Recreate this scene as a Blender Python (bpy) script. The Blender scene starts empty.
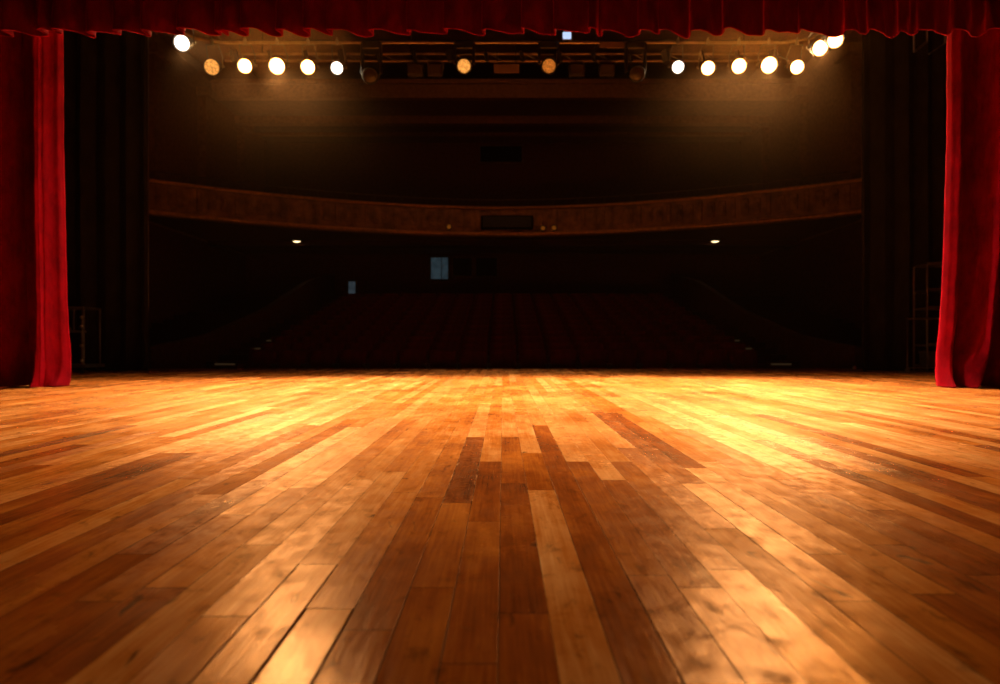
import bpy, bmesh, math, random
from mathutils import Vector, Matrix, Euler
random.seed(7)
S = bpy.context.scene
COL = S.collection
PI = math.pi
F = 666.7          # focal length in pixels of a 1000 px wide frame (24 mm on 36 mm)
CX, CY, H = 503.0, 342.0, 0.70

def PX(px, d): return (px - CX) / F * d
def PZ(py, d): return H + (CY - py) / F * d

# ------------------------------------------------------------------ mesh helpers
class MB:
    def __init__(s): s.v = []; s.f = []
    def add(s, vs, fs):
        o = len(s.v); s.v += [tuple(v) for v in vs]; s.f += [tuple(i + o for i in f) for f in fs]; return s
    def box(s, c, d, rot=None):
        x, y, z = d[0] / 2, d[1] / 2, d[2] / 2
        vs = [Vector((a * x, b * y, e * z)) for a in (-1, 1) for b in (-1, 1) for e in (-1, 1)]
        if rot is not None: vs = [rot @ v for v in vs]
        vs = [v + Vector(c) for v in vs]
        return s.add(vs, [(0, 1, 3, 2), (4, 6, 7, 5), (0, 4, 5, 1), (2, 3, 7, 6), (0, 2, 6, 4), (1, 5, 7, 3)])
    def rbox(s, c, d, r=0.02, seg=3, rot=None):
        """box with rounded vertical-plane (x,z) outline and chamfered y edges"""
        x, y, z = d[0] / 2, d[1] / 2, d[2] / 2
        def ring(ins, yy):
            out = []
            rr = max(r - ins, r * .35)
            for cx, cz, a0 in ((x - ins - rr, z - ins - rr, 0), (-x + ins + rr, z - ins - rr, 90), (-x + ins + rr, -z + ins + rr, 180), (x - ins - rr, -z + ins + rr, 270)):
                for k in range(seg + 1):
                    a = math.radians(a0 + 90 * k / seg)
                    out.append(Vector((cx + rr * math.cos(a), yy, cz + rr * math.sin(a))))
            return out
        ch = min(r * .6, y * .8)
        rings = [ring(ch, -y), ring(0, -y + ch), ring(0, y - ch), ring(ch, y)]
        n = len(rings[0]); vs = [v for rg in rings for v in rg]
        if rot is not None: vs = [rot @ v for v in vs]
        vs = [v + Vector(c) for v in vs]
        fs = [tuple(range(n))[::-1], tuple(range(3 * n, 4 * n))]
        for k in range(3):
            for i in range(n):
                j = (i + 1) % n
                fs.append((k * n + i, k * n + j, (k + 1) * n + j, (k + 1) * n + i))
        return s.add(vs, fs)
    def tube(s, pts, r, n=8, cap=True):
        pts = [Vector(p) for p in pts]; rings = []
        for i, p in enumerate(pts):
            d = (pts[min(i + 1, len(pts) - 1)] - pts[max(i - 1, 0)]).normalized()
            a = Vector((0, 0, 1)) if abs(d.z) < .9 else Vector((1, 0, 0))
            u = d.cross(a).normalized(); w = d.cross(u)
            rings.append([p + (u * math.cos(2 * PI * k / n) + w * math.sin(2 * PI * k / n)) * r for k in range(n)])
        vs = [v for g in rings for v in g]; fs = []
        for i in range(len(pts) - 1):
            for k in range(n):
                j = (k + 1) % n
                fs.append((i * n + k, i * n + j, (i + 1) * n + j, (i + 1) * n + k))
        if cap:
            fs.append(tuple(range(n))[::-1]); fs.append(tuple(range((len(pts) - 1) * n, len(pts) * n)))
        return s.add(vs, fs)
    def lathe(s, prof, n=24, m=None, cap0=True, cap1=True):
        """prof: (radius, axial) pairs, axis = local +Y"""
        vs = []; fs = []
        for r, a in prof:
            for k in range(n):
                t = 2 * PI * k / n
                vs.append(Vector((r * math.cos(t), a, r * math.sin(t))))
        for i in range(len(prof) - 1):
            for k in range(n):
                j = (k + 1) % n
                fs.append((i * n + k, (i + 1) * n + k, (i + 1) * n + j, i * n + j))
        if cap0: fs.append(tuple(range(n)))
        if cap1: fs.append(tuple(range((len(prof) - 1) * n, len(prof) * n))[::-1])
        if m is not None: vs = [m @ v for v in vs]
        return s.add(vs, fs)
    def mesh(s, name, mat, smooth=False, angle=None):
        me = bpy.data.meshes.new(name); me.from_pydata(s.v, [], s.f); me.update()
        bm = bmesh.new(); bm.from_mesh(me); bmesh.ops.recalc_face_normals(bm, faces=bm.faces); bm.to_mesh(me); bm.free()
        if mat: me.materials.append(mat)
        if smooth:
            me.polygons.foreach_set('use_smooth', [True] * len(me.polygons))
            if angle: me.set_sharp_from_angle(angle=math.radians(angle))
        return me
    def build(s, name, mat, parent=None, smooth=False, angle=35, loc=None):
        me = s.mesh(name, mat, smooth, angle if smooth else None)
        o = bpy.data.objects.new(name, me); COL.objects.link(o)
        if parent is not None: o.parent = parent
        if loc is not None: o.location = loc
        return o

def tag(o, label=None, cat=None, group=None, kind=None):
    if label: o['label'] = label
    if cat: o['category'] = cat
    if group: o['group'] = group
    if kind: o['kind'] = kind
    return o
def thing(name, label, cat, loc=(0, 0, 0), group=None, rot=None):
    o = bpy.data.objects.new(name, None); COL.objects.link(o); o.location = loc
    o.empty_display_size = .1
    if rot is not None: o.rotation_euler = rot
    return tag(o, label, cat, group)
def dup(root, loc, label, rotz=0.0):
    r = root.copy(); COL.objects.link(r); r.location = loc; r['label'] = label
    r.rotation_euler = (0, 0, rotz)
    for ch in list(root.children):
        c = ch.copy(); COL.objects.link(c); c.parent = r
        for g in list(ch.children):
            d = g.copy(); COL.objects.link(d); d.parent = c
    return r
def struct(mb, name, mat, smooth=False, label=None):
    o = mb.build(name, mat, None, smooth); o['kind'] = 'structure'
    if label: o['label'] = label
    return o

# ------------------------------------------------------------------ materials
def newmat(name):
    m = bpy.data.materials.new(name); m.use_nodes = True
    nt = m.node_tree; b = nt.nodes['Principled BSDF']; return m, nt, b
def nd(nt, t, **kw):
    n = nt.nodes.new(t)
    for k, v in kw.items(): setattr(n, k, v)
    return n
def ramp(nt, fac, stops, interp='LINEAR'):
    r = nd(nt, 'ShaderNodeValToRGB'); r.color_ramp.interpolation = interp
    e = r.color_ramp.elements
    while len(e) < len(stops): e.new(.5)
    for k, (p, c) in enumerate(stops):
        e[k].position = p; e[k].color = (*c, 1) if len(c) == 3 else c
    nt.links.new(fac, r.inputs[0]); return r.outputs[0]
def mth(nt, op, a, b=None, c=None, clamp=False):
    n = nd(nt, 'ShaderNodeMath', operation=op); n.use_clamp = clamp
    for i, v in enumerate((a, b, c)):
        if v is None: continue
        if isinstance(v, (int, float)): n.inputs[i].default_value = v
        else: nt.links.new(v, n.inputs[i])
    return n.outputs[0]
def noise(nt, vec, scale=1.0, detail=4, rough=.55, dist=0.0):
    n = nd(nt, 'ShaderNodeTexNoise'); n.inputs['Scale'].default_value = scale
    n.inputs['Detail'].default_value = detail; n.inputs['Roughness'].default_value = rough
    n.inputs['Distortion'].default_value = dist
    nt.links.new(vec, n.inputs['Vector']); return n.outputs[0]
def mapping(nt, vec, scale, loc=(0, 0, 0)):
    m = nd(nt, 'ShaderNodeMapping'); m.inputs['Scale'].default_value = scale; m.inputs['Location'].default_value = loc
    nt.links.new(vec, m.inputs['Vector']); return m.outputs[0]
def mixc(nt, fac, a, b, mode='MIX'):
    n = nd(nt, 'ShaderNodeMix', data_type='RGBA', blend_type=mode)
    for sock, v in ((n.inputs[0], fac), (n.inputs[6], a), (n.inputs[7], b)):
        if isinstance(v, (int, float)): sock.default_value = v
        elif isinstance(v, tuple): sock.default_value = (*v, 1)
        else: nt.links.new(v, sock)
    return n.outputs[2]

def plain(name, col, rough=.6, metal=0.0, var=.25, scale=6.0, bump=0.0, spec=.5):
    m, nt, b = newmat(name)
    tc = nd(nt, 'ShaderNodeTexCoord')
    n = noise(nt, tc.outputs['Object'], scale)
    lo = tuple(c * (1 - var) for c in col); hi = tuple(min(1, c * (1 + var)) for c in col)
    nt.links.new(ramp(nt, n, [(.3, lo), (.7, hi)]), b.inputs['Base Color'])
    b.inputs['Roughness'].default_value = rough; b.inputs['Metallic'].default_value = metal
    b.inputs['Specular IOR Level'].default_value = spec
    if bump:
        bp = nd(nt, 'ShaderNodeBump'); bp.inputs['Distance'].default_value = bump
        nt.links.new(n, bp.inputs['Height']); nt.links.new(bp.outputs[0], b.inputs['Normal'])
    return m
def glow(name, col, strength, vary=0.0, scale=30.0):
    m, nt, b = newmat(name)
    b.inputs['Base Color'].default_value = (.02, .02, .02, 1)
    b.inputs['Roughness'].default_value = .8; b.inputs['Specular IOR Level'].default_value = .05
    if vary:
        tc = nd(nt, 'ShaderNodeTexCoord'); n = noise(nt, tc.outputs['Object'], scale, 1)
        c = ramp(nt, n, [(.5 - vary * .3, tuple(x * (1 - vary) for x in col)), (.5 + vary * .3, col)])
        nt.links.new(c, b.inputs['Emission Color'])
    else:
        b.inputs['Emission Color'].default_value = (*col, 1)
    b.inputs['Emission Strength'].default_value = strength
    return m
def lens_mat(name, inner, s_in, outer, s_out):
    """glowing lens: bright core fading to the warm reflector edge, lamp halo painted into it (u = radius / rim radius in the 'rim' attribute)"""
    m, nt, b = newmat(name)
    at = nd(nt, 'ShaderNodeAttribute', attribute_name='rim'); r = at.outputs['Fac']
    b.inputs['Base Color'].default_value = (.02, .02, .02, 1); b.inputs['Roughness'].default_value = .2
    nt.links.new(ramp(nt, r, [(.72, inner), (.92, outer)]), b.inputs['Emission Color'])  # orange halo of the lamp painted into the lens rim
    mr = nd(nt, 'ShaderNodeMapRange', interpolation_type='SMOOTHSTEP'); nt.links.new(r, mr.inputs[0])
    mr.inputs[1].default_value = .62; mr.inputs[2].default_value = .90; mr.inputs[3].default_value = s_in; mr.inputs[4].default_value = s_out
    nt.links.new(mr.outputs[0], b.inputs['Emission Strength'])
    return m
def velvet(name, col, sheen_col, sheen=.6, rough=.75, trans=0.0):
    m, nt, b = newmat(name)
    tc = nd(nt, 'ShaderNodeTexCoord')
    n1 = noise(nt, mapping(nt, tc.outputs['Object'], (5, 5, 2.2)), 1.0, 5, .65)
    n2 = noise(nt, mapping(nt, tc.outputs['Object'], (260, 260, 120)), 1.0, 2)
    nt.links.new(ramp(nt, n1, [(.32, tuple(c * .55 for c in col)), (.72, tuple(c * 1.25 for c in col))]), b.inputs['Base Color'])
    b.inputs['Roughness'].default_value = rough
    b.inputs['Specular IOR Level'].default_value = .02
    b.inputs['Sheen Weight'].default_value = sheen
    b.inputs['Sheen Roughness'].default_value = .28
    b.inputs['Sheen Tint'].default_value = (*sheen_col, 1)
    bp = nd(nt, 'ShaderNodeBump'); bp.inputs['Distance'].default_value = .004; bp.inputs['Strength'].default_value = .5
    nt.links.new(mth(nt, 'ADD', mth(nt, 'MULTIPLY', n1, 2.0), n2), bp.inputs['Height'])
    nt.links.new(bp.outputs[0], b.inputs['Normal'])
    if trans:
        t = nd(nt, 'ShaderNodeBsdfTranslucent'); t.inputs[0].default_value = (*sheen_col, 1)
        mx = nd(nt, 'ShaderNodeMixShader'); mx.inputs[0].default_value = trans
        nt.links.new(b.outputs[0], mx.inputs[1]); nt.links.new(t.outputs[0], mx.inputs[2])
        nt.links.new(mx.outputs[0], nt.nodes['Material Output'].inputs[0])
    return m

def floor_material():
    m, nt, b = newmat('stage_floor_wood')
    tc = nd(nt, 'ShaderNodeTexCoord'); P = tc.outputs['Object']
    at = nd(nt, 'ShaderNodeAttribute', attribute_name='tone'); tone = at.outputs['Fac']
    ag = nd(nt, 'ShaderNodeAttribute', attribute_name='gap'); gap = ag.outputs['Fac']
    aw = nd(nt, 'ShaderNodeAttribute', attribute_name='seed'); seed = aw.outputs['Fac']
    uv = nd(nt, 'ShaderNodeUVMap', uv_map='plank'); sp = nd(nt, 'ShaderNodeSeparateXYZ'); nt.links.new(uv.outputs[0], sp.inputs[0])
    u, v = sp.outputs[0], sp.outputs[1]
    # per-plank shifted coordinates
    cmb = nd(nt, 'ShaderNodeCombineXYZ')
    nt.links.new(mth(nt, 'MULTIPLY', seed, 37.0), cmb.inputs[2]); nt.links.new(mth(nt, 'MULTIPLY', seed, 11.0), cmb.inputs[1])
    ad = nd(nt, 'ShaderNodeVectorMath', operation='ADD'); nt.links.new(P, ad.inputs[0]); nt.links.new(cmb.outputs[0], ad.inputs[1])
    Q = ad.outputs[0]
    grain = noise(nt, mapping(nt, Q, (85, 2.6, 1)), 1.0, 5, .6, .4)
    broad = noise(nt, mapping(nt, Q, (9, 1.6, 1)), 1.0, 4, .6, .8)
    blotch = noise(nt, mapping(nt, P, (1.5, 1.1, 1), (3.1, 1.7, 0)), 1.0, 5, .62)
    wear = noise(nt, mapping(nt, P, (13, 8.0, 1), (7.3, 2.7, 0)), 1.0, 6, .66, .4)
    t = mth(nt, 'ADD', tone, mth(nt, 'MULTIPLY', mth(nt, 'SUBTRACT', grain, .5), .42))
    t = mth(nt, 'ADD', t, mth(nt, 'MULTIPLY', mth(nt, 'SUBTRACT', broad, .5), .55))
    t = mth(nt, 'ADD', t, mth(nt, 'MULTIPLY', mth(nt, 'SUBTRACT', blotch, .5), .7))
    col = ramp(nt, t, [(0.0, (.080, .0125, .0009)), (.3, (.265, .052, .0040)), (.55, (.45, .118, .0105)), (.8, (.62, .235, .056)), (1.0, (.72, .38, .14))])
    # knots and dirt
    kn = noise(nt, mapping(nt, Q, (13, 5.0, 1), (1.3, 4.4, 0)), 1.0, 2, .5, .6)
    knot = ramp(nt, kn, [(.685, (0, 0, 0)), (.76, (1, 1, 1))])
    col = mixc(nt, mth(nt, 'MULTIPLY', knot, .75), col, (.022, .006, .002))
    dirt = ramp(nt, wear, [(.56, (0, 0, 0)), (.72, (1, 1, 1))])
    col = mixc(nt, mth(nt, 'MULTIPLY', dirt, .62), col, (.045, .012, .0035))
    # seams between boards: u, v are metres from the board's edges
    w = .127
    du = mth(nt, 'MINIMUM', u, mth(nt, 'SUBTRACT', w, u))
    sl = nd(nt, 'ShaderNodeAttribute', attribute_name='length')
    dv = mth(nt, 'MINIMUM', v, mth(nt, 'SUBTRACT', sl.outputs['Fac'], v))
    du2 = mth(nt, 'DIVIDE', du, gap)
    dv2 = mth(nt, 'DIVIDE', dv, .0016)
    dmin = mth(nt, 'MINIMUM', du2, dv2)
    seam = nd(nt, 'ShaderNodeMapRange', interpolation_type='SMOOTHSTEP'); nt.links.new(dmin, seam.inputs[0])
    seam.inputs[1].default_value = .6; seam.inputs[2].default_value = 1.4; seam.inputs[3].default_value = 1; seam.inputs[4].default_value = 0
    sm = seam.outputs[0]
    col = mixc(nt, mth(nt, 'MULTIPLY', sm, .9), col, (.008, .003, .0015))
    nt.links.new(col, b.inputs['Base Color'])
    # fine pale scratches along the boards
    sc = noise(nt, mapping(nt, P, (240, 3.0, 1), (0, 9, 0)), 1.0, 2, .5)
    scr = ramp(nt, sc, [(.70, (0, 0, 0)), (.76, (1, 1, 1))])
    r = mth(nt, 'ADD', .24, mth(nt, 'MULTIPLY', dirt, .06))
    r = mth(nt, 'ADD', r, mth(nt, 'MULTIPLY', mth(nt, 'SUBTRACT', blotch, .5), .16))
    r = mth(nt, 'ADD', r, mth(nt, 'MULTIPLY', mth(nt, 'SUBTRACT', seed, .5), .10))
    r = mth(nt, 'ADD', r, mth(nt, 'MULTIPLY', scr, .12))
    r = mth(nt, 'ADD', r, mth(nt, 'MULTIPLY', sm, .4))
    r = mth(nt, 'MINIMUM', mth(nt, 'MAXIMUM', r, .185), .9)
    b.inputs['Roughness'].default_value = .8; b.inputs['Specular IOR Level'].default_value = 0
    # relief: cupped boards, grain, sunken seams
    cup = mth(nt, 'POWER', mth(nt, 'ABSOLUTE', mth(nt, 'SUBTRACT', mth(nt, 'DIVIDE', u, w), .5)), 2.0)
    hgt = mth(nt, 'ADD', mth(nt, 'MULTIPLY', cup, .0030), mth(nt, 'MULTIPLY', grain, .0006))
    hgt = mth(nt, 'ADD', hgt, mth(nt, 'MULTIPLY', wear, .0007))
    hgt = mth(nt, 'ADD', hgt, mth(nt, 'MULTIPLY', broad, .0016))
    hgt = mth(nt, 'SUBTRACT', hgt, mth(nt, 'MULTIPLY', sm, .0012))
    bp = nd(nt, 'ShaderNodeBump'); bp.inputs['Distance'].default_value = 1.0; bp.inputs['Strength'].default_value = .75
    nt.links.new(hgt, bp.inputs['Height']); nt.links.new(bp.outputs[0], b.inputs['Normal'])
    # amber varnish over the wood
    gl = nd(nt, 'ShaderNodeBsdfGlossy'); gl.inputs['Color'].default_value = (1.0, .53, .22, 1)
    nt.links.new(r, gl.inputs['Roughness']); nt.links.new(bp.outputs[0], gl.inputs['Normal'])
    fr = nd(nt, 'ShaderNodeFresnel'); fr.inputs[0].default_value = 1.25; nt.links.new(bp.outputs[0], fr.inputs['Normal'])
    worn = ramp(nt, mth(nt, 'ADD', mth(nt, 'MULTIPLY', wear, .6), mth(nt, 'MULTIPLY', blotch, .4)), [(.42, (1, 1, 1)), (.60, (.25, .25, .25))])
    mx = nd(nt, 'ShaderNodeMixShader'); nt.links.new(mth(nt, 'MULTIPLY', mth(nt, 'MULTIPLY', fr.outputs[0], worn), mth(nt, 'SUBTRACT', 1.0, sm)), mx.inputs[0])
    nt.links.new(b.outputs[0], mx.inputs[1]); nt.links.new(gl.outputs[0], mx.inputs[2])
    nt.links.new(mx.outputs[0], nt.nodes['Material Output'].inputs[0])
    return m

M = {}
M['floor'] = floor_material()
M['lip'] = plain('stage_lip_wood', (.42, .2, .07), .5)
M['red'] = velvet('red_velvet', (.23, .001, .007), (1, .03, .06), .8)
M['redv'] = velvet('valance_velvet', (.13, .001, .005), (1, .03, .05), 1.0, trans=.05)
M['black'] = velvet('black_serge', (.017, .016, .011), (.5, .45, .35), .05, .9)
M['void'] = plain('black_paint', (.006, .005, .004), .95, spec=.05)
M['can'] = plain('black_lamp_can', (.012, .011, .010), .45, .3)
M['steel'] = plain('dull_steel', (.22, .2, .17), .38, .9)
M['pipe'] = plain('warm_steel_pipe', (.22, .165, .11), .45, .8)
M['darksteel'] = plain('dark_steel', (.10, .097, .093), .45, .5)
M['cable'] = plain('black_cable', (.01, .01, .01), .6)
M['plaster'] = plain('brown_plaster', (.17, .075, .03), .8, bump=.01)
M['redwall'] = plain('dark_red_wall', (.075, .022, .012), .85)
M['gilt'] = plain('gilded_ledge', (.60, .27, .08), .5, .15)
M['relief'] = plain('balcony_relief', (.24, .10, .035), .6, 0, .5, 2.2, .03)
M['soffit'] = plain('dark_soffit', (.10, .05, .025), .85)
M['seat'] = velvet('seat_plush', (.10, .008, .008), (.6, .1, .08), .3)
M['seatwood'] = plain('seat_wood', (.06, .02, .01), .5)
M['carpet'] = plain('stalls_carpet', (.045, .012, .008), .95, scale=30)
M['nosing'] = glow('step_nosing_light', (.9, .5, .22), .022)
M['hot'] = lens_mat('lens_hot_white', (1, .60, .24), 1300, (1, .36, .07), 1.6)
M['warm'] = lens_mat('lens_warm', (1, .57, .20), 650, (1, .34, .06), 1.2)
M['cool'] = lens_mat('lens_cool_white', (1, .88, .74), 70, (.9, .62, .4), .6)
M['amber'] = glow('lens_amber', (1, .38, .07), 1.5, .75, 34)
M['dimamber'] = glow('lens_dim_amber', (1, .26, .03), .85, .9, 40)
M['dark_lens'] = plain('dark_lens_glass', (.015, .011, .008), .3, 0, .2, spec=.25)
M['panel'] = plain('brown_panel', (.09, .05, .022), .7)
M['blueglow'] = glow('pale_blue_light', (.55, .72, 1), 1.0)
M['bluewin'] = glow('blue_window_light', (.20, .34, .42), .09, .3, 3)
M['bluedoor'] = glow('blue_door_light', (.28, .38, .46), .085, .3, 3)
M['down'] = glow('downlight_lens', (1, .72, .36), 3.5)
M['railamp'] = glow('rail_lamp_lens', (1, .25, .02), .12)

# ------------------------------------------------------------------ the stage floor: one mesh of boards
STAGE_D = 17.3
def stage_floor():
    W = .127; X0 = .117
    rnd = random.Random(11)
    vs = []; fs = []; tones = []; gaps = []; seeds = []; lens = []; uvs = []
    # boards fixed by the photograph: column -> list of (start, end, tone)
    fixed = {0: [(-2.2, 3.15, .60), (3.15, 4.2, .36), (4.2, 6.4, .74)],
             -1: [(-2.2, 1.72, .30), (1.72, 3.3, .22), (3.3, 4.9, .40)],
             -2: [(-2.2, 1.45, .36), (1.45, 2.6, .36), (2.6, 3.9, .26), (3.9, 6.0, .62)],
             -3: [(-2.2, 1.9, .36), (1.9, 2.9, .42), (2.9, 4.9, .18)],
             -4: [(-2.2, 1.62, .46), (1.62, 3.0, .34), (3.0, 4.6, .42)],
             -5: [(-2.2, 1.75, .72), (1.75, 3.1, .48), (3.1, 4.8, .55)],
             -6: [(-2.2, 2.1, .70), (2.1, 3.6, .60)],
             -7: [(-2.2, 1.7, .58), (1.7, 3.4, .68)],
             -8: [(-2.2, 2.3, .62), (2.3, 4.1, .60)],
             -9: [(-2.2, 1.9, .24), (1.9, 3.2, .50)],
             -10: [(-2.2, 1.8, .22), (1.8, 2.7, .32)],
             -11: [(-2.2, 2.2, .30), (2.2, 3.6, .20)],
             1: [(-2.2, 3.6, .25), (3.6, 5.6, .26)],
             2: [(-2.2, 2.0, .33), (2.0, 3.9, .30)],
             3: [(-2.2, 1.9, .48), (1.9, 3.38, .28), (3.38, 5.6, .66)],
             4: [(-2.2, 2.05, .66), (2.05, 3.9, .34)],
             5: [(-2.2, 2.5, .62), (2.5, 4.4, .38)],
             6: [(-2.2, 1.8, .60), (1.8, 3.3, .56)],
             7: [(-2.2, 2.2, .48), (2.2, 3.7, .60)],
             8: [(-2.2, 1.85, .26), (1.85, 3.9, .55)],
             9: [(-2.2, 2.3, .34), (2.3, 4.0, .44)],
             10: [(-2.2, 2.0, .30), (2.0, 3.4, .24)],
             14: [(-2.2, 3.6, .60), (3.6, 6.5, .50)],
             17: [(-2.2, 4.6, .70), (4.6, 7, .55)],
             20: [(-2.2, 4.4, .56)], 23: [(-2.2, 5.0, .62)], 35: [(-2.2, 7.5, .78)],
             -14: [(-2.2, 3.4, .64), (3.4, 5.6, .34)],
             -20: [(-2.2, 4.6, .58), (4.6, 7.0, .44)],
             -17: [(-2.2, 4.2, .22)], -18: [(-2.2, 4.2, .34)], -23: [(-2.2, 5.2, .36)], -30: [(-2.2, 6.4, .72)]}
    for k in range(-103, 103):
        x0 = X0 + k * W
        segs = list(fixed.get(k, []))
        y = segs[-1][1] if segs else -2.2 - rnd.random() * 1.5
        while y < STAGE_D:
            L = rnd.uniform(1.6, 3.8); r = rnd.random()
            tone = rnd.uniform(.16, .36) if r < .42 else (rnd.uniform(.36, .52) if r < .72 else rnd.uniform(.54, .74))
            if y > 3.7: tone = .64 + (tone - .45) * .42  # far boards paler and more even: the pool of light put into their tone
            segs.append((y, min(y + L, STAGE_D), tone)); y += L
        for (a, e, tone) in segs:
            if e <= a: continue
            o = len(vs)
            vs += [(x0, a, 0), (x0 + W, a, 0), (x0 + W, e, 0), (x0, e, 0)]
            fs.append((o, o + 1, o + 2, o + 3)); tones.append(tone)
            g = rnd.choice((.0006, .0008, .0010, .0016))
            if k in (-6, -5) and a < 1: g = .0042
            elif k in (-4, -2, 1, 2, 6, 9) and a < 2: g = .0020
            gaps.append(g); seeds.append(rnd.random()); lens.append(e - a)
            uvs += [(0, 0), (W, 0), (W, e - a), (0, e - a)]
    me = bpy.data.meshes.new('floor'); me.from_pydata(vs, [], fs)
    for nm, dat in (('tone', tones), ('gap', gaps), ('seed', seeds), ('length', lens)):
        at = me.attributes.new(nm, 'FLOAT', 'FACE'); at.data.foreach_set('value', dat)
    ul = me.uv_layers.new(name='plank')
    ul.data.foreach_set('uv', [c for p in uvs for c in p])
    me.materials.append(M['floor'])
    o = bpy.data.objects.new('floor', me); COL.objects.link(o); o['kind'] = 'structure'
stage_floor()
struct(MB().box((0, STAGE_D + .02, -.03), (26, .05, .065)).box((0, STAGE_D - .05, -.5), (26, .06, .96)), 'trim_1', M['lip'])

# ------------------------------------------------------------------ stage and auditorium shell
struct(MB().box((-13.1, 7.5, 5), (.15, 20, 12.4)), 'wall_left', M['void'])
struct(MB().box((13.1, 7.5, 5), (.15, 20, 12.4)), 'wall_right', M['void'])
struct(MB().box((0, -2.6, 5), (26.3, .15, 12.4)), 'wall_back', M['void'])
struct(MB().box((-12.3, 17.0, 7), (6.0, .3, 16)), 'wall_front_left', M['void'])
struct(MB().box((12.3, 17.0, 7), (6.0, .3, 16)), 'wall_front_right', M['void'])
struct(MB().box((0, 8, 11.2), (26.3, 21, .15)), 'ceiling', M['void'])
struct(MB().box((-15.1, 30, 7.5), (.2, 26, 19)), 'wall_side_left', M['plaster'])
struct(MB().box((15.1, 30, 7.5), (.2, 26, 19)), 'wall_side_right', M['plaster'])
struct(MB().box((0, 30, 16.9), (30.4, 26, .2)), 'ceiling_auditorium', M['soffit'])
struct(MB().box((0, 38.6, 2.4), (30.4, .2, 8.0)), 'wall_rear', M['redwall'])
struct(MB().box((0, 42.1, 10), (30.4, .2, 14)), 'wall_rear_upper', M['redwall'])
# lower part of the side walls: dark red panelling
for sx, nm in ((-1, 'left'), (1, 'right')):
    struct(MB().box((sx * 14.93, 28, 2.2), (.12, 21, 7.0)), 'baseboard_' + nm, M['redwall'])
    # pilasters, a dark box opening and a cornice
    mb = MB()
    for d in (28.4, 33.2, 38.0):
        mb.box((sx * 14.8, d, 9.9), (.4, .9, 6.6)); mb.box((sx * 14.7, d, 13.0), (.6, 1.2, .4)); mb.box((sx * 14.7, d, 7.4), (.6, 1.1, .4))
    mb.box((sx * 14.75, 30, 14.2), (.5, 26, .35)); mb.box((sx * 14.85, 30, 14.6), (.3, 26, .25))
    struct(mb, 'trim_pilaster_' + nm, M['plaster'])
    mb = MB().box((sx * 14.96, 25.9, 10.8), (.12, 2.6, 3.4))
    struct(mb, 'window_box_' + nm, M['void'])

# upper gallery front and ceiling beams
struct(MB().box((0, 34.1, PZ(89, 34)), (29.6, .5, PZ(80, 34) - PZ(98, 34)))
       .box((0, 33.75, PZ(96.5, 33.7)), (29.6, .3, .17)).box((0, 33.8, PZ(82, 33.7)), (29.6, .2, .12)), 'trim_2', M['plaster'])
struct(MB().box((0, 37, PZ(121, 37)), (29.6, .5, PZ(117, 37) - PZ(124.5, 37))), 'trim_3', M['plaster'])
struct(MB().box((0, 39.5, PZ(134.5, 39.5)), (29.6, .3, .16)), 'trim_4', M['plaster'])
struct(MB().box((0, 38, 13.32), (29.6, 8, .16)), 'ceiling_gallery', M['soffit'])
booth = thing('projection_booth_window', 'dark rectangular projection window high on the rear auditorium wall', 'window', (PX(501, 41.9), 41.95, PZ(154, 41.9)))
MB().box((0, 0, 0), (2.6, .1, 1.0)).build('pane', M['void'], booth)
MB().box((0, 0, .54), (2.8, .16, .08)).box((0, 0, -.54), (2.8, .16, .08)).box((-1.36, 0, 0), (.08, .16, 1.0)).box((1.36, 0, 0), (.08, .16, 1.0)).build('frame', M['soffit'], booth)

# ------------------------------------------------------------------ curved balcony
def balc_d(x):           # depth of the balcony front at world x (horseshoe)
    return 32.2 - 5.6 * (abs(x) / 14.3) ** 1.9
def balcony(mb, prof, x_max=14.9, n=72):
    """prof: closed list of (offset towards the stage, z)"""
    k = len(prof); o = []
    for i in range(n + 1):
        x = -x_max + 2 * x_max * i / n; d = balc_d(x)
        for (off, z) in prof: o.append((x, d - off, z))
    fs = []
    for i in range(n):
        for j in range(k):
            q = (j + 1) % k
            fs.append((i * k + j, i * k + q, (i + 1) * k + q, (i + 1) * k + j))
    return mb.add(o, fs)
ZB, ZT = 5.78, 7.15
struct(balcony(MB(), [(0, ZB), (.12, ZB + .35), (.06, ZT), (-.25, ZT), (-.25, ZB)]), 'wall_balcony', M['relief'], True)
struct(balcony(MB(), [(.05, ZB), (.34, ZB + .02), (.36, ZB + .10), (.30, ZB + .17), (.1, ZB + .2)]), 'trim_5', M['gilt'], True)
struct(balcony(MB(), [(-.3, ZT - .06), (.18, ZT - .05), (.22, ZT + .03), (.1, ZT + .08), (-.3, ZT + .08)]), 'trim_6', M['gilt'], True)
mb = MB()                 # relief ornaments on the balcony front
for i in range(-34, 35):
    x = i * .42; d = balc_d(x); ang = math.atan((balc_d(x + .1) - balc_d(x - .1)) / .2)
    R = Matrix.Rotation(ang, 3, 'Z')
    big = i % 3 == 0
    mb.rbox((x, d - .13, (ZB + ZT) / 2 + .1), (.20 if big else .34, .10, .95 if big else .7), .05, 2, R)
    if not big:
        mb.rbox((x, d - .2, (ZB + ZT) / 2 + .1), (.13, .10, .3), .05, 2, R)
struct(mb, 'trim_7', M['relief'], True)
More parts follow.
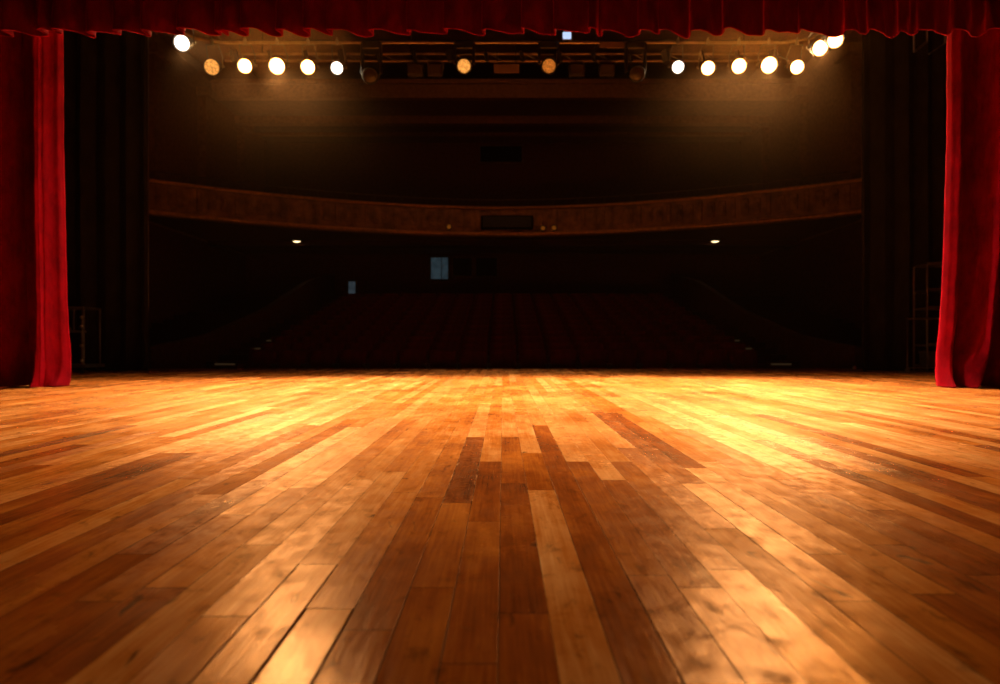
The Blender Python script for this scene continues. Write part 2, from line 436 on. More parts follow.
# soffit below the balcony and the rake above it
def slab(mb, zf, zb, back, n=40, x_max=14.9):
    vs = []; fs = []
    for i in range(n + 1):
        x = -x_max + 2 * x_max * i / n
        vs += [(x, balc_d(x) - .05, zf), (x, back, zb)]
    for i in range(n): fs.append((2 * i, 2 * i + 1, 2 * i + 3, 2 * i + 2))
    return mb.add(vs, fs)
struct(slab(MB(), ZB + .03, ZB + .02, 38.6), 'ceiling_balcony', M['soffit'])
mb = MB()
for r in range(9):        # stepped upper circle
    d0 = 33.4 + r * .95
    mb.box((0, d0 + .5, 5.9 + r * .30), (29.6, 1.0, .7 + r * .05))
struct(mb, 'floor_balcony', M['carpet'])
rail = thing('balcony_handrail', 'thin metal handrail along the top of the curved balcony front', 'railing', (0, 0, 0))
pts = [(x, balc_d(x) + .05, ZT + .42) for x in [-14.6 + i * .73 for i in range(41)]]
MB().tube(pts, .025, 6).build('rail', M['soffit'], rail, True)
for x in [-14.4 + i * 1.2 for i in range(25)]: MB().tube([(x, balc_d(x) + .05, ZT + .05), (x, balc_d(x) + .05, ZT + .42)], .018, 6).build('baluster', M['soffit'], rail)
# sound desk box and small lamps on the balcony front
xb = PX(507, 31.9)
bx = thing('balcony_loudspeaker', 'dark box mounted at the middle of the balcony front', 'loudspeaker', (xb, 31.78, PZ(222.5, 31.8)))
MB().rbox((0, 0, 0), (2.5, .36, .62), .05).build('cabinet', M['void'], bx, True)
MB().box((0, -.185, 0), (2.3, .02, .5)).build('grille', M['can'], bx)
for px, py, lab in ((543, 228, 'small amber lamp on balcony front, right of the dark box'), (554, 228, 'faint amber lamp on balcony front, second to the right of the dark box'),
                    (449, 227, 'faint amber lamp on balcony front, left of the dark box')):
    x = PX(px, 31.6)
    t = thing('balcony_lamp', lab, 'lamp', (x, balc_d(x) - .42, PZ(py, 31.6)), 'small lamps along the balcony front')
    MB().lathe([(.05, .18), (.12, .14), (.13, -.02), (.11, -.03)], 14).build('housing', M['can'], t, True)
    MB().lathe([(.10, -.031), (.10, -.036)], 14).build('lens', M['railamp'], t)
    MB().box((0, .14, -.1), (.06, .2, .06)).build('bracket', M['can'], t)
for px, side in ((298, 'left'), (714, 'right')):
    x = PX(px, 33.2)
    t = thing('recessed_downlight', 'small glowing round downlight in the %s of the balcony underside' % side, 'ceiling light', (x, 33.0, ZB - .02), 'downlights under the balcony')
    MB().lathe([(.24, 0), (.26, .05), (.2, .09), (.19, .02)], 20, Matrix.Rotation(-PI / 2, 4, 'X')).build('bezel', M['steel'], t, True)
    MB().lathe([(.18, .01), (.16, .10), (.02, .13)], 20, Matrix.Rotation(-PI / 2, 4, 'X')).build('lens', M['down'], t, True)

# lit control-room windows and the lit doorway on the rear wall of the stalls
wd = 38.42
def rear_window(px0, px1, py0, py1, mat, name, label, cat, mull):
    x0, x1, z1, z0 = PX(px0, wd), PX(px1, wd), PZ(py0, wd), PZ(py1, wd)
    w, h = x1 - x0, z1 - z0
    t = thing(name, label, cat, ((x0 + x1) / 2, wd, (z0 + z1) / 2))
    MB().box((0, .03, 0), (w, .04, h)).build('pane' if cat == 'window' else 'lit_opening', mat, t)
    f = MB().box((0, 0, h / 2 + .04), (w + .16, .12, .08)).box((0, 0, -h / 2 - .04), (w + .16, .12, .08)).box((-w / 2 - .04, 0, 0), (.08, .12, h)).box((w / 2 + .04, 0, 0), (.08, .12, h))
    if mull: f.box((w * .12, 0, 0), (.035, .08, h))
    f.build('frame', M['soffit'], t)
rear_window(431, 448, 257.5, 279, M['bluewin'], 'control_booth_window', 'small pale blue lit window on the dark rear wall', 'window', True)
rear_window(453, 472, 258, 276, M['void'], 'control_booth_window', 'dark window directly right of the pale blue lit window', 'window', False)
rear_window(476, 497, 258, 276, M['void'], 'control_booth_window', 'dark window second to the right of the pale blue lit window', 'window', False)
rear_window(348.5, 355.5, 281.5, 297, M['bluedoor'], 'lit_doorway', 'narrow pale blue lit doorway at the top of left-hand aisle', 'doorway', False)

# ------------------------------------------------------------------ stalls: raked floor, aisle steps, seats
ROW0, PITCH, RISE, Z0 = 18.7, .95, .205, -.55
def rake(d): return Z0 + (d - ROW0) / PITCH * RISE
NROW = 13
mb = MB().box((0, 18.0, Z0 - .1), (29.8, 1.6, .2))
for r in range(NROW):
    z = Z0 + r * RISE
    mb.box((0, ROW0 + r * PITCH + .48, z / 2 - .8), (29.8, PITCH, z + 1.6))
mb.box((0, 36, (Z0 + NROW * RISE) / 2 - .8), (29.8, 9, Z0 + NROW * RISE + 1.6))
mb.box((0, 36.9, 1.0), (29.8, 3.3, 4.2))
struct(mb, 'floor_stalls', M['carpet'])
ORD = 'first second third fourth fifth sixth seventh eighth ninth tenth eleventh twelfth thirteenth fourteenth fifteenth sixteenth seventeenth'.split()
SW = .872
def seat_meshes():
    tilt = Matrix.Rotation(math.radians(-9), 3, 'X')
    back = MB().rbox((0, .20, .74), (SW - .05, .13, .58), .10, 4, tilt).mesh('backrest', M['seat'], True, 50)
    cush = MB().rbox((0, 0, 0), (SW - .16, .48, .13), .05, 3).mesh('seat', M['seat'], True, 50)
    arm = MB().rbox((0, 0, 0), (.07, .46, .07), .02, 2).box((0, .1, -.3), (.05, .3, .55)).mesh('armrest', M['seatwood'], False)
    base = MB().box((0, .12, .2), (SW - .2, .08, .4)).mesh('base', M['seatwood'], False)
    whole = MB().rbox((0, .20, .74), (SW - .05, .13, .58), .10, 4, tilt).rbox((0, -.05, .44), (SW - .16, .48, .13), .05, 2).box((0, .12, .2), (SW - .2, .08, .4))
    for s in (-1, 1): whole.box((s * (SW / 2 - .035), 0, .60), (.06, .44, .06)).box((s * (SW / 2 - .035), .1, .3), (.05, .3, .58))
    return back, cush, arm, base, whole.mesh('theatre_seat', M['seat'], True, 50)
b_me, c_me, a_me, s_me, w_me = seat_meshes()
def lk(name, me, parent, loc):
    o = bpy.data.objects.new(name, me); COL.objects.link(o); o.parent = parent; o.location = loc; return o
NS = 17
for r in range(NROW):
    for s in range(NS):
        x = (s - (NS - 1) / 2) * SW; loc = (x, ROW0 + .45 + r * PITCH, Z0 + r * RISE)
        lab = 'dark red plush theatre seat, %s row from the stage, %s from the left aisle' % (ORD[r], ORD[s])
        if r < 2:
            t = thing('theatre_seat', lab, 'seat', loc, 'red seats in the stalls')
            lk('backrest', b_me, t, (0, 0, 0)); lk('seat', c_me, t, (0, -.05, .44)); lk('base', s_me, t, (0, 0, 0))
            lk('armrest', a_me, t, (-SW / 2 + .04, 0, .60)); lk('armrest', a_me, t, (SW / 2 - .04, 0, .60))
        else:
            o = bpy.data.objects.new('theatre_seat', w_me); COL.objects.link(o); o.location = loc
            tag(o, lab, 'seat', 'red seats in the stalls')
steps = [(225, 363.5, 20), (268, 348, 27), (280, 340, 27), (302, 330, 25), (317, 322, 22), (324, 317, 16), (333, 310, 12)]
for side in (-1, 1):
    for i, (px, py, wpx) in enumerate(steps):
        d = F * 7.47 / (CX - px - wpx / 2); X = PX(px, d)      # the steps run up along the outer end of the seat rows
        w = wpx / F * d; z = PZ(py, d)
        t = thing('aisle_step', 'carpeted %s-hand aisle step with pale edge strip, %s from the stage' % ('left' if side < 0 else 'right', ORD[i]), 'step', (-side * X, d, z), 'aisle steps beside the stalls seats')
        MB().box((0, .25, -.15), (w + .1, .5, .3)).build('tread', M['carpet'], t)
        MB().box((0, -.01, -.02), (w, .03, .05)).build('nosing', M['nosing'], t)
    # low wall beside the aisle, dropping towards the stage
    vs = []; pts = [(18.2, .55), (22, .95), (27, 2.0), (33, 3.7), (38, 4.6)]
    for d, z in pts: vs += [(side * 9.6, d, z), (side * 9.6, d, -1), (side * 9.85, d, z), (side * 9.85, d, -1)]
    fs = []
    for i in range(len(pts) - 1):
        a = 4 * i; b = a + 4
        fs += [(a, a + 1, b + 1, b), (a + 2, b + 2, b + 3, a + 3), (a, b, b + 2, a + 2)]
    fs += [(0, 2, 3, 1), (16, 17, 19, 18)]
    struct(MB().add(vs, fs), 'wall_aisle_' + ('left' if side < 0 else 'right'), M['redwall'])

# ------------------------------------------------------------------ curtains
def grid_obj(name, fn, ns, nt, mat, label, cat, thick=.012):
    vs = []; fs = []
    for j in range(nt + 1):
        t = j / nt
        for i in range(ns + 1): vs.append(fn(i / ns, t))
    for j in range(nt):
        for i in range(ns):
            a = j * (ns + 1) + i
            fs.append((a, a + 1, a + ns + 2, a + ns + 1))
    me = bpy.data.meshes.new(name); me.from_pydata(vs, [], fs); me.materials.append(mat)
    me.polygons.foreach_set('use_smooth', [True] * len(me.polygons))
    o = bpy.data.objects.new(name, me); COL.objects.link(o)
    md = o.modifiers.new('thickness', 'SOLIDIFY'); md.thickness = thick; md.offset = 0
    return tag(o, label, cat)
def smooth(a, b, x):
    t = max(0, min(1, (x - a) / (b - a))); return t * t * (3 - 2 * t)
def wob(x, k): return math.sin(x * 1.7 + k) * .5 + math.sin(x * 3.9 + 2.1 * k) * .3 + math.sin(x * 8.3 + 3.3 * k) * .2

RD = 10.45
def red_curtain(side):
    """side -1 left, +1 right; s runs from the edge nearest the middle of the stage outwards"""
    W = 2.75
    # ridges of the folds: (s position, depth towards the camera)
    if side < 0: knots = [(0, -.20), (.012, -.08), (.05, .10), (.085, .17), (.105, .20), (.125, -.02), (.135, -.16), (.19, -.10), (.245, -.20), (.27, -.02), (.31, .12), (.35, .10), (.365, -.16), (.42, -.20), (.46, .04), (.54, .14), (.58, -.14), (.68, .12), (.76, -.13), (.86, .10), (1, -.1)]
    else: knots = [(0, -.10), (.010, .02), (.03, .09), (.045, .07), (.07, -.08), (.11, -.13), (.18, -.20), (.20, -.08), (.235, .14), (.27, .24), (.29, .05), (.33, -.18), (.37, -.2), (.41, .04), (.46, .18), (.50, -.12), (.58, -.1), (.64, .12), (.74, -.12), (.86, .12), (1, -.1)]
    def prof(s):
        for (a, ya), (b, yb) in zip(knots, knots[1:]):
            if s <= b: return ya + (yb - ya) * smooth(a, b, s)
        return knots[-1][1]
    xe_t, xe_b = (7.00, 6.87) if side < 0 else (7.02, 6.79)
    def fn(s, t):
        z = 7.2 * t ** 1.35                      # denser towards the hem
        low = math.exp(-z / .9); vlow = math.exp(-z / .22)
        xe = xe_t + (xe_b - xe_t) * math.exp(-z / 1.6)
        x = xe + W * s
        amp = .85 + .45 * low - .12 * smooth(3, 7, z)
        s2 = s + .007 * wob(z * .4, 1.0) * min(1, s * 12) + (.14 * low * min(1, s * 8) if side > 0 else -.018 * low * min(1, s * 9))
        y = RD - amp * prof(max(0, min(1, s2)))
        x += .05 * math.sin(2 * PI * s * 7) * amp
        y += .014 * wob(z * 1.3 + s * 9, 2.2) + .006 * wob(z * 3.1 - s * 21, .7)
        # the hem breaks and spreads on the boards
        y -= vlow * (.10 + .10 * math.sin(s * 47 + 1.1) + .05 * math.sin(s * 101))
        x -= vlow * .05 * math.cos(s * 39) * (1 if s > .03 else .4)
        z2 = z + vlow * .010 * (1 + math.sin(s * 83 + .6) * math.sin(s * 31))
        return (side * x, y, max(.012, z2))
    return grid_obj('red_curtain', fn, 330, 130, M['red'],
        'tall red velvet stage curtain hanging at the left edge, hem resting on boards' if side < 0 else 'tall red velvet stage curtain hanging at the right edge, hem resting on boards', 'curtain')
red_curtain(-1); red_curtain(1)

def valance():
    VD = 9.62
    rnd = random.Random(5)
    # fold edges read off the photograph (px), converted to metres at the valance
    edges = [-30, 9, 43, 60, 92, 118, 148, 183, 220, 226, 246, 281, 308, 331, 372, 410, 447, 485, 524, 556, 590, 603, 640, 660, 691, 724, 765, 800, 845, 868, 898, 918, 950, 985, 1035]
    ctl = []
    for i, e in enumerate(edges[:-1]):
        w = edges[i + 1] - e
        far = rnd.uniform(.05, .10); near = -rnd.uniform(.06, .11)
        ctl += [(e - 2.2, near), (e + w * .12, near * .95), (e + w * .42, near * .4 + rnd.uniform(-.02, .03)), (e + w * .72, far * .75), (e + w * .97, far), (e + w - .4, 0)]
    pts = []
    for i in range(1, len(ctl) - 2):
        p0, p1, p2, p3 = (Vector(ctl[i + q]) for q in (-1, 0, 1, 2))
        for k in range(5):
            t = k / 5
            c = .5 * ((2 * p1) + (p2 - p0) * t + (2 * p0 - 5 * p1 + 4 * p2 - p3) * t * t + (3 * p1 - p0 - 3 * p2 + p3) * t ** 3)
            pts.append((c.x, c.y))
    n = len(pts) - 1; rows = 46
    zb, zt = 5.165, 7.3
    def fn(s, t):
        px, q = pts[round(s * n)]
        z = zb + (zt - zb) * t ** 1.4
        fl = math.exp(-(z - zb) / .5)
        y = VD + q * (.8 + .35 * fl) + .02 * wob(px * .11 + z * 1.6, .4) * fl
        y += .022 * fl * wob(px * .05 - z * 2.4, 1.9)
        droop = .014 * math.sin(px * .093) + .010 * math.sin(px * .211 + 1)
        return (PX(px, VD), y, z - droop * math.exp(-(z - zb) / .25))
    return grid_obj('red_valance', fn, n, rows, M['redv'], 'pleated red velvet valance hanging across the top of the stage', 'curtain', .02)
valance()

def black_tab(name, x_in, x_out, d, label, seed, zt=9.5):
    sgn = 1 if x_out > x_in else -1; L = abs(x_out - x_in)
    def fn(s, t):
        z = zt * t ** 1.3; low = math.exp(-z / .7); vl = math.exp(-z / .15)
        ph = 2 * PI * (s * L / .48) + .9 * math.sin(s * 9 + seed)
        a = .11 * (.8 + .4 * math.sin(s * 17 + seed)) * (1 + .5 * low)
        x = x_in + sgn * (L * s) + sgn * .02 * math.sin(ph * 2)
        y = d - a * math.sin(ph + .25 * wob(z * .5, seed)) - vl * .06 * (1 + math.sin(s * 60))
        return (x - sgn * low * .03, y, max(.012, z + vl * .03 * math.sin(s * 70)))
    return grid_obj(name, fn, int(L * 60), 50, M['black'], label, 'curtain')
lt = black_tab('black_stage_curtain', PX(149, 16.1), -12.6, 16.15, 'black masking drape in soft folds behind the left red curtain', .4)
MB().tube([(PX(148.5, 16.1), 16.1, .05), (PX(148.5, 16.1), 16.1, 9.4)], .011, 6).build('edge_highlight', M['steel'], lt)  # thin steel line added to draw the drape edge catching light
black_tab('black_stage_curtain', PX(860, 16.1), 12.6, 16.15, 'black masking drape in soft folds behind the right red curtain', 1.9)

# ------------------------------------------------------------------ lighting rig
ZP, DP = PZ(42.5, 13.5), 13.5        # front pipe
def pipe_path():
    p = [(-6.9, 11.4), (-6.55, 12.6), (-6.15, 13.3), (-5.7, 13.5)]
    return [(a, b, ZP) for a, b in p] + [(5.7, 13.5, ZP)] + [(-a, b, ZP) for a, b in reversed(p[:3])]
rig = thing('lighting_pipe', 'long thin steel lighting pipe carrying the lamps, its ends bent forward', 'pipe', (0, 0, 0))
path = pipe_path()
MB().tube(path, .03, 10).build('front_pipe', M['pipe'], rig, True)
mb = MB()
for j in range(3):
    mb.tube([(-5.9 + k * .295, 13.56 + .02 * math.sin(k * 1.3 + j), ZP + .045 + .01 * j - .008 * abs(math.sin(k * .55 + j))) for k in range(41)], .012, 5)
mb.build('cable_loom', M['cable'], rig, True)
rig = thing('lighting_truss', 'dark steel truss behind the lamps with two thin broken-looking pipes', 'truss', (0, 0, 0))
for py in (54, 61):
    MB().tube([(-6.0, 14.4, PZ(py, 14.4)), (6.0, 14.4, PZ(py, 14.4))], .028, 8).build('rear_pipe', M['pipe'], rig, True)
for i in range(16):
    x = -5.8 + i * .773
    MB().tube([(x, 14.34, PZ(52, 14.4)), (x + .05, 14.34, PZ(63, 14.4))], .045 if i % 3 else .09, 6).build('brace', M['cable'], rig)
    MB().tube([(x + .1, 14.4, PZ(54, 14.4)), (x + .4, 14.4, PZ(61, 14.4))], .014, 6).build('brace', M['darksteel'], rig)
for x in (-5.2, -2.0, 2.0, 5.2):
    MB().tube([(x, 14.4, PZ(54, 14.4)), (x, 14.4, 11.1)], .01, 6).build('hanger_cable', M['cable'], rig)

def aim_matrix(p, target):
    d = (Vector(target) - Vector(p)).normalized()
    return d.to_track_quat('Y', 'Z')
def spot(name, loc, target, energy, col, size, blend, radius=.10):
    L = bpy.data.lights.new(name, 'SPOT'); L.energy = energy; L.color = col; L.spot_size = math.radians(size); L.spot_blend = blend
    L.shadow_soft_size = radius
    o = bpy.data.objects.new(name, L); COL.objects.link(o); o.location = loc
    o.rotation_euler = (Vector(target) - Vector(loc)).to_track_quat('-Z', 'Y').to_euler()
    return o
WARM, HOT, COOL, AMB = (1, .72, .47), (1, .77, .54), (1, .84, .68), (1, .52, .2)
PWR = 1.5
SIDE = {182: (6.95, 10.5, 1.7), 820: (-6.95, 10.5, 1.7)}      # second spots added at the end lamps to brighten the opposite curtain
BEAMS = {245: (-2.2, 5.6), 277: (-.9, 8.2), 308: (-.2, 8.2), 708: (.1, 8.2), 739: (.7, 8.0), 769: (2.0, 5.6)}
# px, py, depth, lens material, lens radius, energy, colour, horizontal aim x
lamps = [
 (182, 43, 12.4, 'cool', .140, 900, COOL, -3.0, 'stage lamp glowing cool white, tilted, outermost at the left end of the pipe'),
 (212, 67, 13.4, 'amber', .140, 260, AMB, -5.5, 'stage lamp glowing dull amber, second from the left end of the pipe'),
 (245, 66, 13.4, 'warm', .136, 2000, WARM, -4.8, 'bright warm stage lamp directly right of the dull amber lamp at left'),
 (277, 66, 13.4, 'hot', .152, 3600, HOT, -2.2, 'brightest stage lamp of the left cluster, blazing warm white'),
 (308, 67, 13.4, 'warm', .136, 2600, HOT, -1.0, 'bright warm stage lamp directly right of the brightest left one'),
 (337, 68, 13.4, 'cool', .118, 700, COOL, .2, 'small white stage lamp at the inner end of the left cluster'),
 (678, 67, 13.4, 'cool', .118, 700, COOL, -.2, 'small white stage lamp at the inner end of the right cluster'),
 (708, 68, 13.4, 'warm', .130, 1700, WARM, 1.0, 'warm stage lamp second from the inner end of the right cluster'),
 (739, 66, 13.4, 'warm', .140, 2800, HOT, 1.5, 'bright warm stage lamp directly left of the brightest right one'),
 (769, 65, 13.4, 'hot', .152, 3600, HOT, 2.6, 'brightest stage lamp of the right cluster, blazing warm white'),
 (797, 67, 13.4, 'warm', .130, 1900, WARM, 5.2, 'bright warm stage lamp directly right of the brightest right one'),
 (820, 48, 12.8, 'warm', .140, 1700, WARM, 3.8, 'lower of two tilted warm lamps at the right end of the pipe'),
 (835, 40, 11.95, 'warm', .132, 1100, HOT, 2.0, 'upper of two tilted warm lamps at the right end of the pipe'),
]
for (px, py, d, mat, R, en, col, ax, lab) in lamps:
    R *= .87
    p = Vector((PX(px, d), d, PZ(py, d)))
    body_aim = (p.x * .8 + ax * .1, .5, .3)
    q = aim_matrix(p, body_aim); fw = q @ Vector((0, 1, 0))
    t = thing('stage_spotlight', lab, 'stage light', p, 'round lamps along the lighting pipe')
    Rm = q.to_matrix().to_4x4()
    MB().lathe([(R * .45, -.42), (R * .8, -.36), (R * 1.0, -.22), (R * 1.05, -.04), (R * 1.28, -.03), (R * 1.32, .03), (R * 1.24, .03), (R * 1.22, -.004)], 24, Rm, True, False).build('body', M['can'], t, True)
    pr = [(R * 1.22, .0), (R * 1.08, .006), (R * .95, .012), (R * .8, .018), (R * .5, .028), (R * .05, .034)]
    lo = MB().lathe(pr, 32, Rm, False, True).build('lens', M[mat], t, True)
    ra = lo.data.attributes.new('rim', 'FLOAT', 'POINT'); ra.data.foreach_set('value', [r_ / (R * 1.22) for r_, _ in pr for _k in range(32)])
    # yoke: U-shaped bracket up to the pipe, and the hook clamp
    top = Vector((0, 0.02, ZP - p.z - .06)); side = Vector((1, 0, 0))
    yk = MB(); rr = R * 1.25; c = -.18 * fw
    yk.tube([c + side * rr, c + side * rr + Vector((0, 0, .20)), Vector((rr * .8, 0, top.z - .03)), Vector((-rr * .8, 0, top.z - .03)), c - side * rr + Vector((0, 0, .20)), c - side * rr], .013, 6)
    yk.build('yoke', M['darksteel'], t)
    MB().box((0, 0, top.z + .02), (.05, .05, .10)).tube([(0, -.045, top.z + .05), (0, -.03, top.z + .10), (0, .03, top.z + .10), (0, .045, top.z + .05)], .014, 6).build('clamp', M['steel'], t)
    for s_ in (-1, 1): MB().lathe([(.028, -.02), (.028, .02)], 10, Matrix.Translation(c + side * s_ * (rr + .02)) @ Matrix.Rotation(PI / 2, 4, 'Z')).build('knob', M['steel'], t)
    tgt = Vector((ax, 13.2 if px in (337, 678) else 10.0, 0))
    spot('spot_beam', p + fw * .06, tgt, en * PWR, col, 72, .75, .11)
    if px in SIDE: spot('curtain_fill', p + fw * .06, SIDE[px], 5200, col, 26, 1.0, .11)
    if px in BEAMS: spot('spot_core', p + fw * .06, Vector((*BEAMS[px], 0)), en * 1.25, col, 14, 1.0, .11)

# heads hanging between the clusters: long dark cans pointing at the stage
heads = [(370, 76, 'dark_lens', 'unlit dark moving head lamp hanging right of the left cluster'),
         (464, 66, 'amber', 'amber glowing lamp in a dark hanging can, left of centre'),
         (549, 66, 'dimamber', 'dimmer amber lamp in a dark hanging can, right of centre'),
         (637, 74, 'dark_lens', 'unlit dark moving head lamp hanging left of the right cluster')]
for px, py, mat, lab in heads:
    d = 13.2; p = Vector((PX(px, d), d, PZ(py, d)))
    t = thing('hanging_head_light', lab, 'stage light', p, 'dark moving heads at the middle of the rig')
    up = ZP - p.z
    MB().rbox((0, .22, up - .14), (.36, .30, .16), .03, 3).build('base', M['can'], t, True)
    for s_ in (-1, 1): MB().rbox((s_ * .185, .16, up * .5 + .0), (.05, .14, up - .16), .02, 2).build('arm', M['can'], t)
    q = aim_matrix(p, (p.x * .6, 1.0, 0)); Rm = q.to_matrix().to_4x4()
    MB().lathe([(.07, -.40), (.13, -.36), (.165, -.2), (.165, -.02), (.15, .015), (.135, .015), (.13, -.01)], 24, Rm, True, False).build('head', M['can'], t, True)
    MB().lathe([(.128, -.008), (.09, .012), (.02, .02)], 24, Rm).build('lens', M[mat], t, True)
    MB().box((0, .25, up - .10), (.06, .06, .10)).build('clamp', M['steel'], t)
# two blank brown panels and a small pale blue light on the rig
t = thing('hanging_panel', 'brown rectangular panel hanging under the rig between the amber lamps', 'panel', (PX(506.5, 14.2), 14.2, PZ(68.5, 14.2)), 'brown panels on the rig')
MB().rbox((0, 0, 0), (.54, .03, .19), .012, 2).build('board', M['panel'], t)
MB().tube([(-.2, 0, .09), (-.2, .02, .5)], .008, 5).tube([(.2, 0, .09), (.2, .02, .5)], .008, 5).build('hanger', M['cable'], t)
t = thing('hanging_panel', 'narrow brown panel on the front pipe right of the pale blue light', 'panel', (PX(612, 13.4), 13.4, PZ(45, 13.4)), 'brown panels on the rig')
MB().rbox((0, 0, 0), (.50, .03, .12), .01, 2).build('board', M['panel'], t)
MB().box((0, .05, .03), (.04, .10, .03)).build('bracket', M['cable'], t)
t = thing('hanging_work_light', 'small pale blue light peeping below the valance right of centre', 'lamp', (PX(567, 13.3), 13.3, PZ(35.5, 13.3)))
MB().rbox((0, .06, 0), (.24, .1, .18), .02, 2).build('housing', M['can'], t)
MB().rbox((0, 0, 0), (.17, .03, .14), .02, 2).build('lens', M['blueglow'], t)
MB().box((0, .12, -.06), (.04, .08, .04)).build('bracket', M['steel'], t)
# dark fixtures on the rear pipes, seen only as silhouettes
for k, (px, lab) in enumerate(((415, 'unlit black flood lamp on the rear pipe left of the amber lamp'), (435, 'second unlit black flood lamp beside the amber lamp on the rear pipe'), (577, 'unlit black flood lamp on the rear pipe right of the dimmer amber lamp'), (607, 'unlit black flood lamp on the rear pipe below the narrow brown panel'))):
    t = thing('hanging_flood_light', lab, 'stage light', (PX(px, 14.3), 14.3, PZ(69, 14.3)), 'unlit flood lamps on the rear pipe')
    MB().rbox((0, .08, 0), (.34, .22, .26), .03, 2, Matrix.Rotation(.35, 3, 'X')).build('housing', M['can'], t)
    MB().rbox((0, -.05, -.02), (.28, .02, .20), .02, 2, Matrix.Rotation(.35, 3, 'X')).build('lens', M['dark_lens'], t)
    MB().tube([(-.18, .08, 0), (-.18, .1, .17), (.18, .1, .17), (.18, .08, 0)], .012, 6).build('yoke', M['darksteel'], t)
# lighting bracket up in the right wing
d = 12.8
def W(px, py, dd=d): return Vector((PX(px, dd), dd, PZ(py, dd)))
t = thing('hanging_bracket', 'thin metal bracket frame high in the right wing beneath the valance', 'frame', (0, 0, 0))
MB().tube([W(914, 52), W(914, 20)], .018, 6).tube([W(927, 42), W(927, 10)], .018, 6).build('upright', M['steel'], t)
MB().tube([W(914, 52), W(927, 42)], .022, 6).tube([W(929, 54), W(945, 43), W(945, 10)], .02, 6).build('crossbar', M['steel'], t)

# ------------------------------------------------------------------ things in the wings
d = 15.25
xl = PX(92, d)
t = thing('equipment_trolley', 'tall black metal trolley standing behind the left red curtain', 'trolley', (xl - 1.0, d, 0))
fr = MB()
for x in (-1.0, 1.0):
    for y in (-.3, .3): fr.tube([(x, y, .13), (x, y, 1.47)], .02, 8)
for z in (1.47,):
    fr.tube([(-1, -.3, z), (1, -.3, z), (1, .3, z), (-1, .3, z), (-1, -.3, z)], .022, 8)
fr.tube([(.78, -.3, 1.47), (.78, -.3, .95)], .016, 6)
fr.build('frame', M['darksteel'], t, True)
MB().box((-.15, 0, .94), (1.7, .56, .04)).box((-.15, -.29, .97), (1.7, .02, .09)).build('shelf', M['steel'], t)
MB().box((0, 0, .16), (2.16, .72, .07)).build('tray', M['darksteel'], t)
MB().tube([(1.0, -.34, .2), (1.0, -.34, 1.3)], .03, 8).build('post', M['darksteel'], t, True)
for z in (.28, .62, 1.05, 1.25): MB().lathe([(.02, -.05), (.035, -.03), (.035, .03), (.02, .05)], 10, Matrix.Translation((1.0, -.37, z))).build('knob', M['steel'], t, True)
for x in (-.95, .95):
    for y in (-.28, .28):
        MB().lathe([(.03, -.02), (.06, -.02), (.06, .02), (.03, .02)], 14, Matrix.Translation((x, y, .06)) @ Matrix.Rotation(PI / 2, 4, 'Z')).box((x, y, .115), (.05, .05, .03)).build('caster', M['cable'], t, True)
t2 = thing('equipment_case', 'dark equipment case lying on the trolley shelf at left', 'case', (xl - 1.15, d, .96))
MB().rbox((0, 0, .14), (.9, .42, .26), .03, 2).build('shell', M['can'], t2)
MB().box((0, -.215, .18), (.2, .02, .04)).build('handle', M['steel'], t2)
MB().box((0, -.212, .22), (.9, .01, .015)).build('latch_strip', M['darksteel'], t2)

xr0 = PX(930, d)
t = thing('shelving_rack', 'tall dark metal shelving rack standing behind the right red curtain', 'rack', (xr0, d + .1, 0))
for x in (0, 1.5):
    for y in (0, .5): MB().tube([(x, y, .0), (x, y, PZ(264, d))], .022, 6).build('upright', M['darksteel'], t)
for py, th in ((264, .03), (290, .04), (308, .04), (345.5, .04), (366, .04)):
    z = PZ(py, d)
    s_ = MB().box((.75, .25, z), (1.5, .5, th)).box((.75, -.01, z + .02), (1.5, .02, .07)); s_.build('shelf', M['darksteel'], t)
t2 = thing('storage_box', 'dim grey storage box on the lowest shelf of the rack', 'box', (PX(945, d), d + .3, PZ(366, d) + .02))
MB().rbox((0, 0, .14), (.6, .34, .27), .03, 2).build('body', M['darksteel'], t2)
MB().rbox((0, 0, .29), (.64, .37, .05), .015, 2).build('lid', M['darksteel'], t2)
xg = PX(906, 15.0)
t = thing('guard_rail', 'low dark metal guard rail standing before the rack at right', 'railing', (xg, 14.95, 0))
MB().tube([(0, 0, .03), (0, 0, PZ(318, 15) - .02), (1.6, 0, PZ(318, 15))], .02, 8).tube([(1.6, 0, .03), (1.6, 0, PZ(318, 15))], .02, 8).build('frame', M['steel'], t, True)
MB().tube([(0, 0, .12), (1.6, 0, .12)], .014, 6).build('lower_bar', M['steel'], t)
for x in (0, 1.6): MB().box((x, 0, .02), (.16, .4, .035)).lathe([(.05, -.03), (.05, .03)], 12, Matrix.Translation((x - .07, -.12, .075)) @ Matrix.Rotation(PI / 2, 4, 'X')).build('foot', M['steel'], t)
# small metal fitting at the foot of the right drape
t = thing('floor_bracket', 'small brass bracket on the boards at the foot of right black drape', 'bracket', (PX(852, 15.9), 15.85, 0))
MB().box((0, 0, .012), (.22, .16, .024)).build('base', M['pipe'], t)
MB().lathe([(.05, -.05), (.06, -.02), (.03, .05)], 12, Matrix.Translation((.03, 0, .08)) @ Matrix.Rotation(PI / 2, 4, 'X')).build('knob', M['pipe'], t, True)

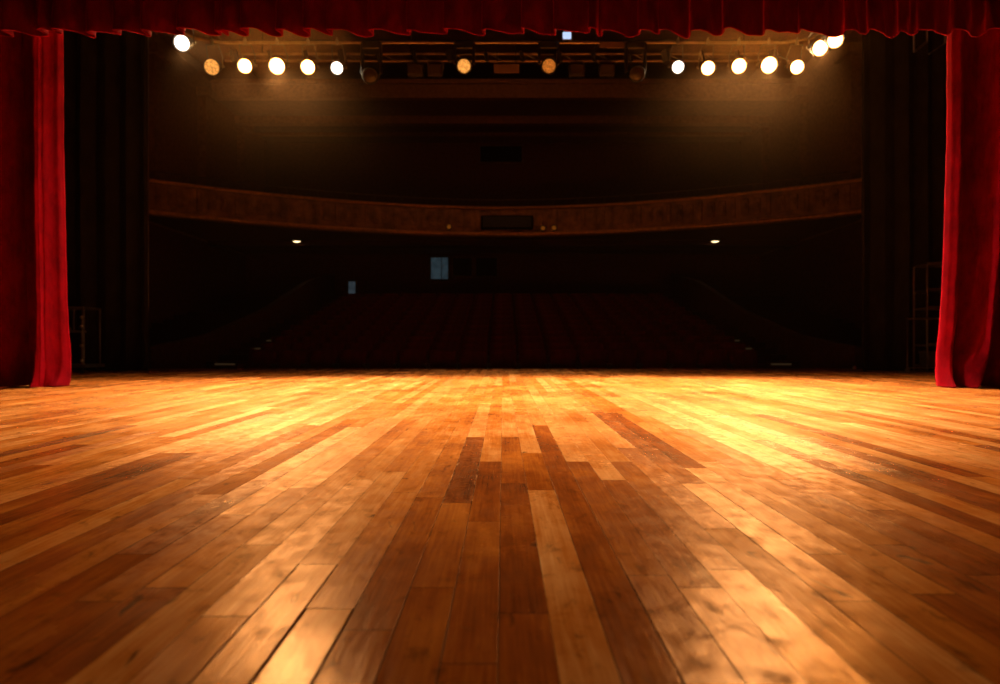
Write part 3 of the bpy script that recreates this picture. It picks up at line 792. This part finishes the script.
# ------------------------------------------------------------------ added fill lights, haze, camera
def area(name, loc, target, energy, col, size):
    L = bpy.data.lights.new(name, 'AREA'); L.energy = energy; L.color = col; L.size = size
    o = bpy.data.objects.new(name, L); COL.objects.link(o); o.location = loc
    o.rotation_euler = (Vector(target) - Vector(loc)).to_track_quat('-Z', 'Y').to_euler(); return o
area('fill_overhead', (0, 1.0, 8.5), (0, 9.5, 3), 14, (1, .75, .5), 3)  # unseen fill added above the stage to lift curtains and valance
area('house_fill', (0, 24, 13), (0, 33, 9), 60, (1, .42, .13), 6)  # added fill without a fixture, brightens balcony front and gallery bands
area('stalls_fill', (0, 17.6, 6.5), (0, 19.2, 0), 9, (1, .32, .2), 5)  # added reddish fill, no lamp there, lifts the front seat rows

HAZE, HAZE_BASE = .0016, .00005
w = bpy.data.worlds.new('world'); S.world = w; w.use_nodes = True
nt = w.node_tree; bg = nt.nodes['Background']; bg.inputs[0].default_value = (.02, .012, .006, 1); bg.inputs[1].default_value = .02
vs = nt.nodes.new('ShaderNodeVolumeScatter'); vs.inputs['Color'].default_value = (1, .48, .16, 1)
vs.inputs['Anisotropy'].default_value = .55
ge = nd(nt, 'ShaderNodeNewGeometry'); sx = nd(nt, 'ShaderNodeSeparateXYZ'); nt.links.new(ge.outputs['Position'], sx.inputs[0])
def sq(v, c, wd): return mth(nt, 'POWER', mth(nt, 'DIVIDE', mth(nt, 'SUBTRACT', v, c), wd), 2.0)
e = mth(nt, 'ADD', mth(nt, 'ADD', sq(mth(nt, 'ABSOLUTE', sx.outputs[0]), 4.4, 2.0), sq(sx.outputs[1], 12.6, 1.5)), sq(sx.outputs[2], 5.9, 1.5))
e2 = mth(nt, 'ADD', mth(nt, 'ADD', sq(mth(nt, 'ABSOLUTE', sx.outputs[0]), 4.6, 1.5), sq(sx.outputs[1], 13.0, .45)), sq(sx.outputs[2], 6.60, .34))  # denser haze pocket added above the lamps to give them a halo
base = mth(nt, 'MULTIPLY_ADD', mth(nt, 'EXPONENT', mth(nt, 'MULTIPLY', e, -1.0)), HAZE, HAZE_BASE)
nt.links.new(mth(nt, 'MULTIPLY_ADD', mth(nt, 'EXPONENT', mth(nt, 'MULTIPLY', e2, -1.0)), .065, base), vs.inputs['Density'])
w.cycles.volume_step_size = 2.0
nt.links.new(vs.outputs[0], nt.nodes['World Output'].inputs['Volume'])

S.cycles.max_bounces = 6; S.cycles.diffuse_bounces = 3; S.cycles.glossy_bounces = 2; S.cycles.sample_clamp_direct = 16; S.cycles.sample_clamp_indirect = 3; S.cycles.volume_bounces = 0; S.cycles.volume_step_rate = 5; S.cycles.volume_max_steps = 64
cam = bpy.data.cameras.new('camera'); co = bpy.data.objects.new('camera', cam); COL.objects.link(co)
co.location = (0, 0, H); co.rotation_euler = (PI / 2, 0, 0)
cam.lens = 24.0; cam.sensor_width = 36.0; cam.shift_x = (500 - CX) / 1000
cam.clip_end = 200
cam.dof.use_dof = True; cam.dof.focus_distance = 4.2; cam.dof.aperture_fstop = 1.8
S.camera = co
S.view_settings.view_transform = 'Standard'
S.view_settings.look = 'None'
S.view_settings.exposure = 0.0
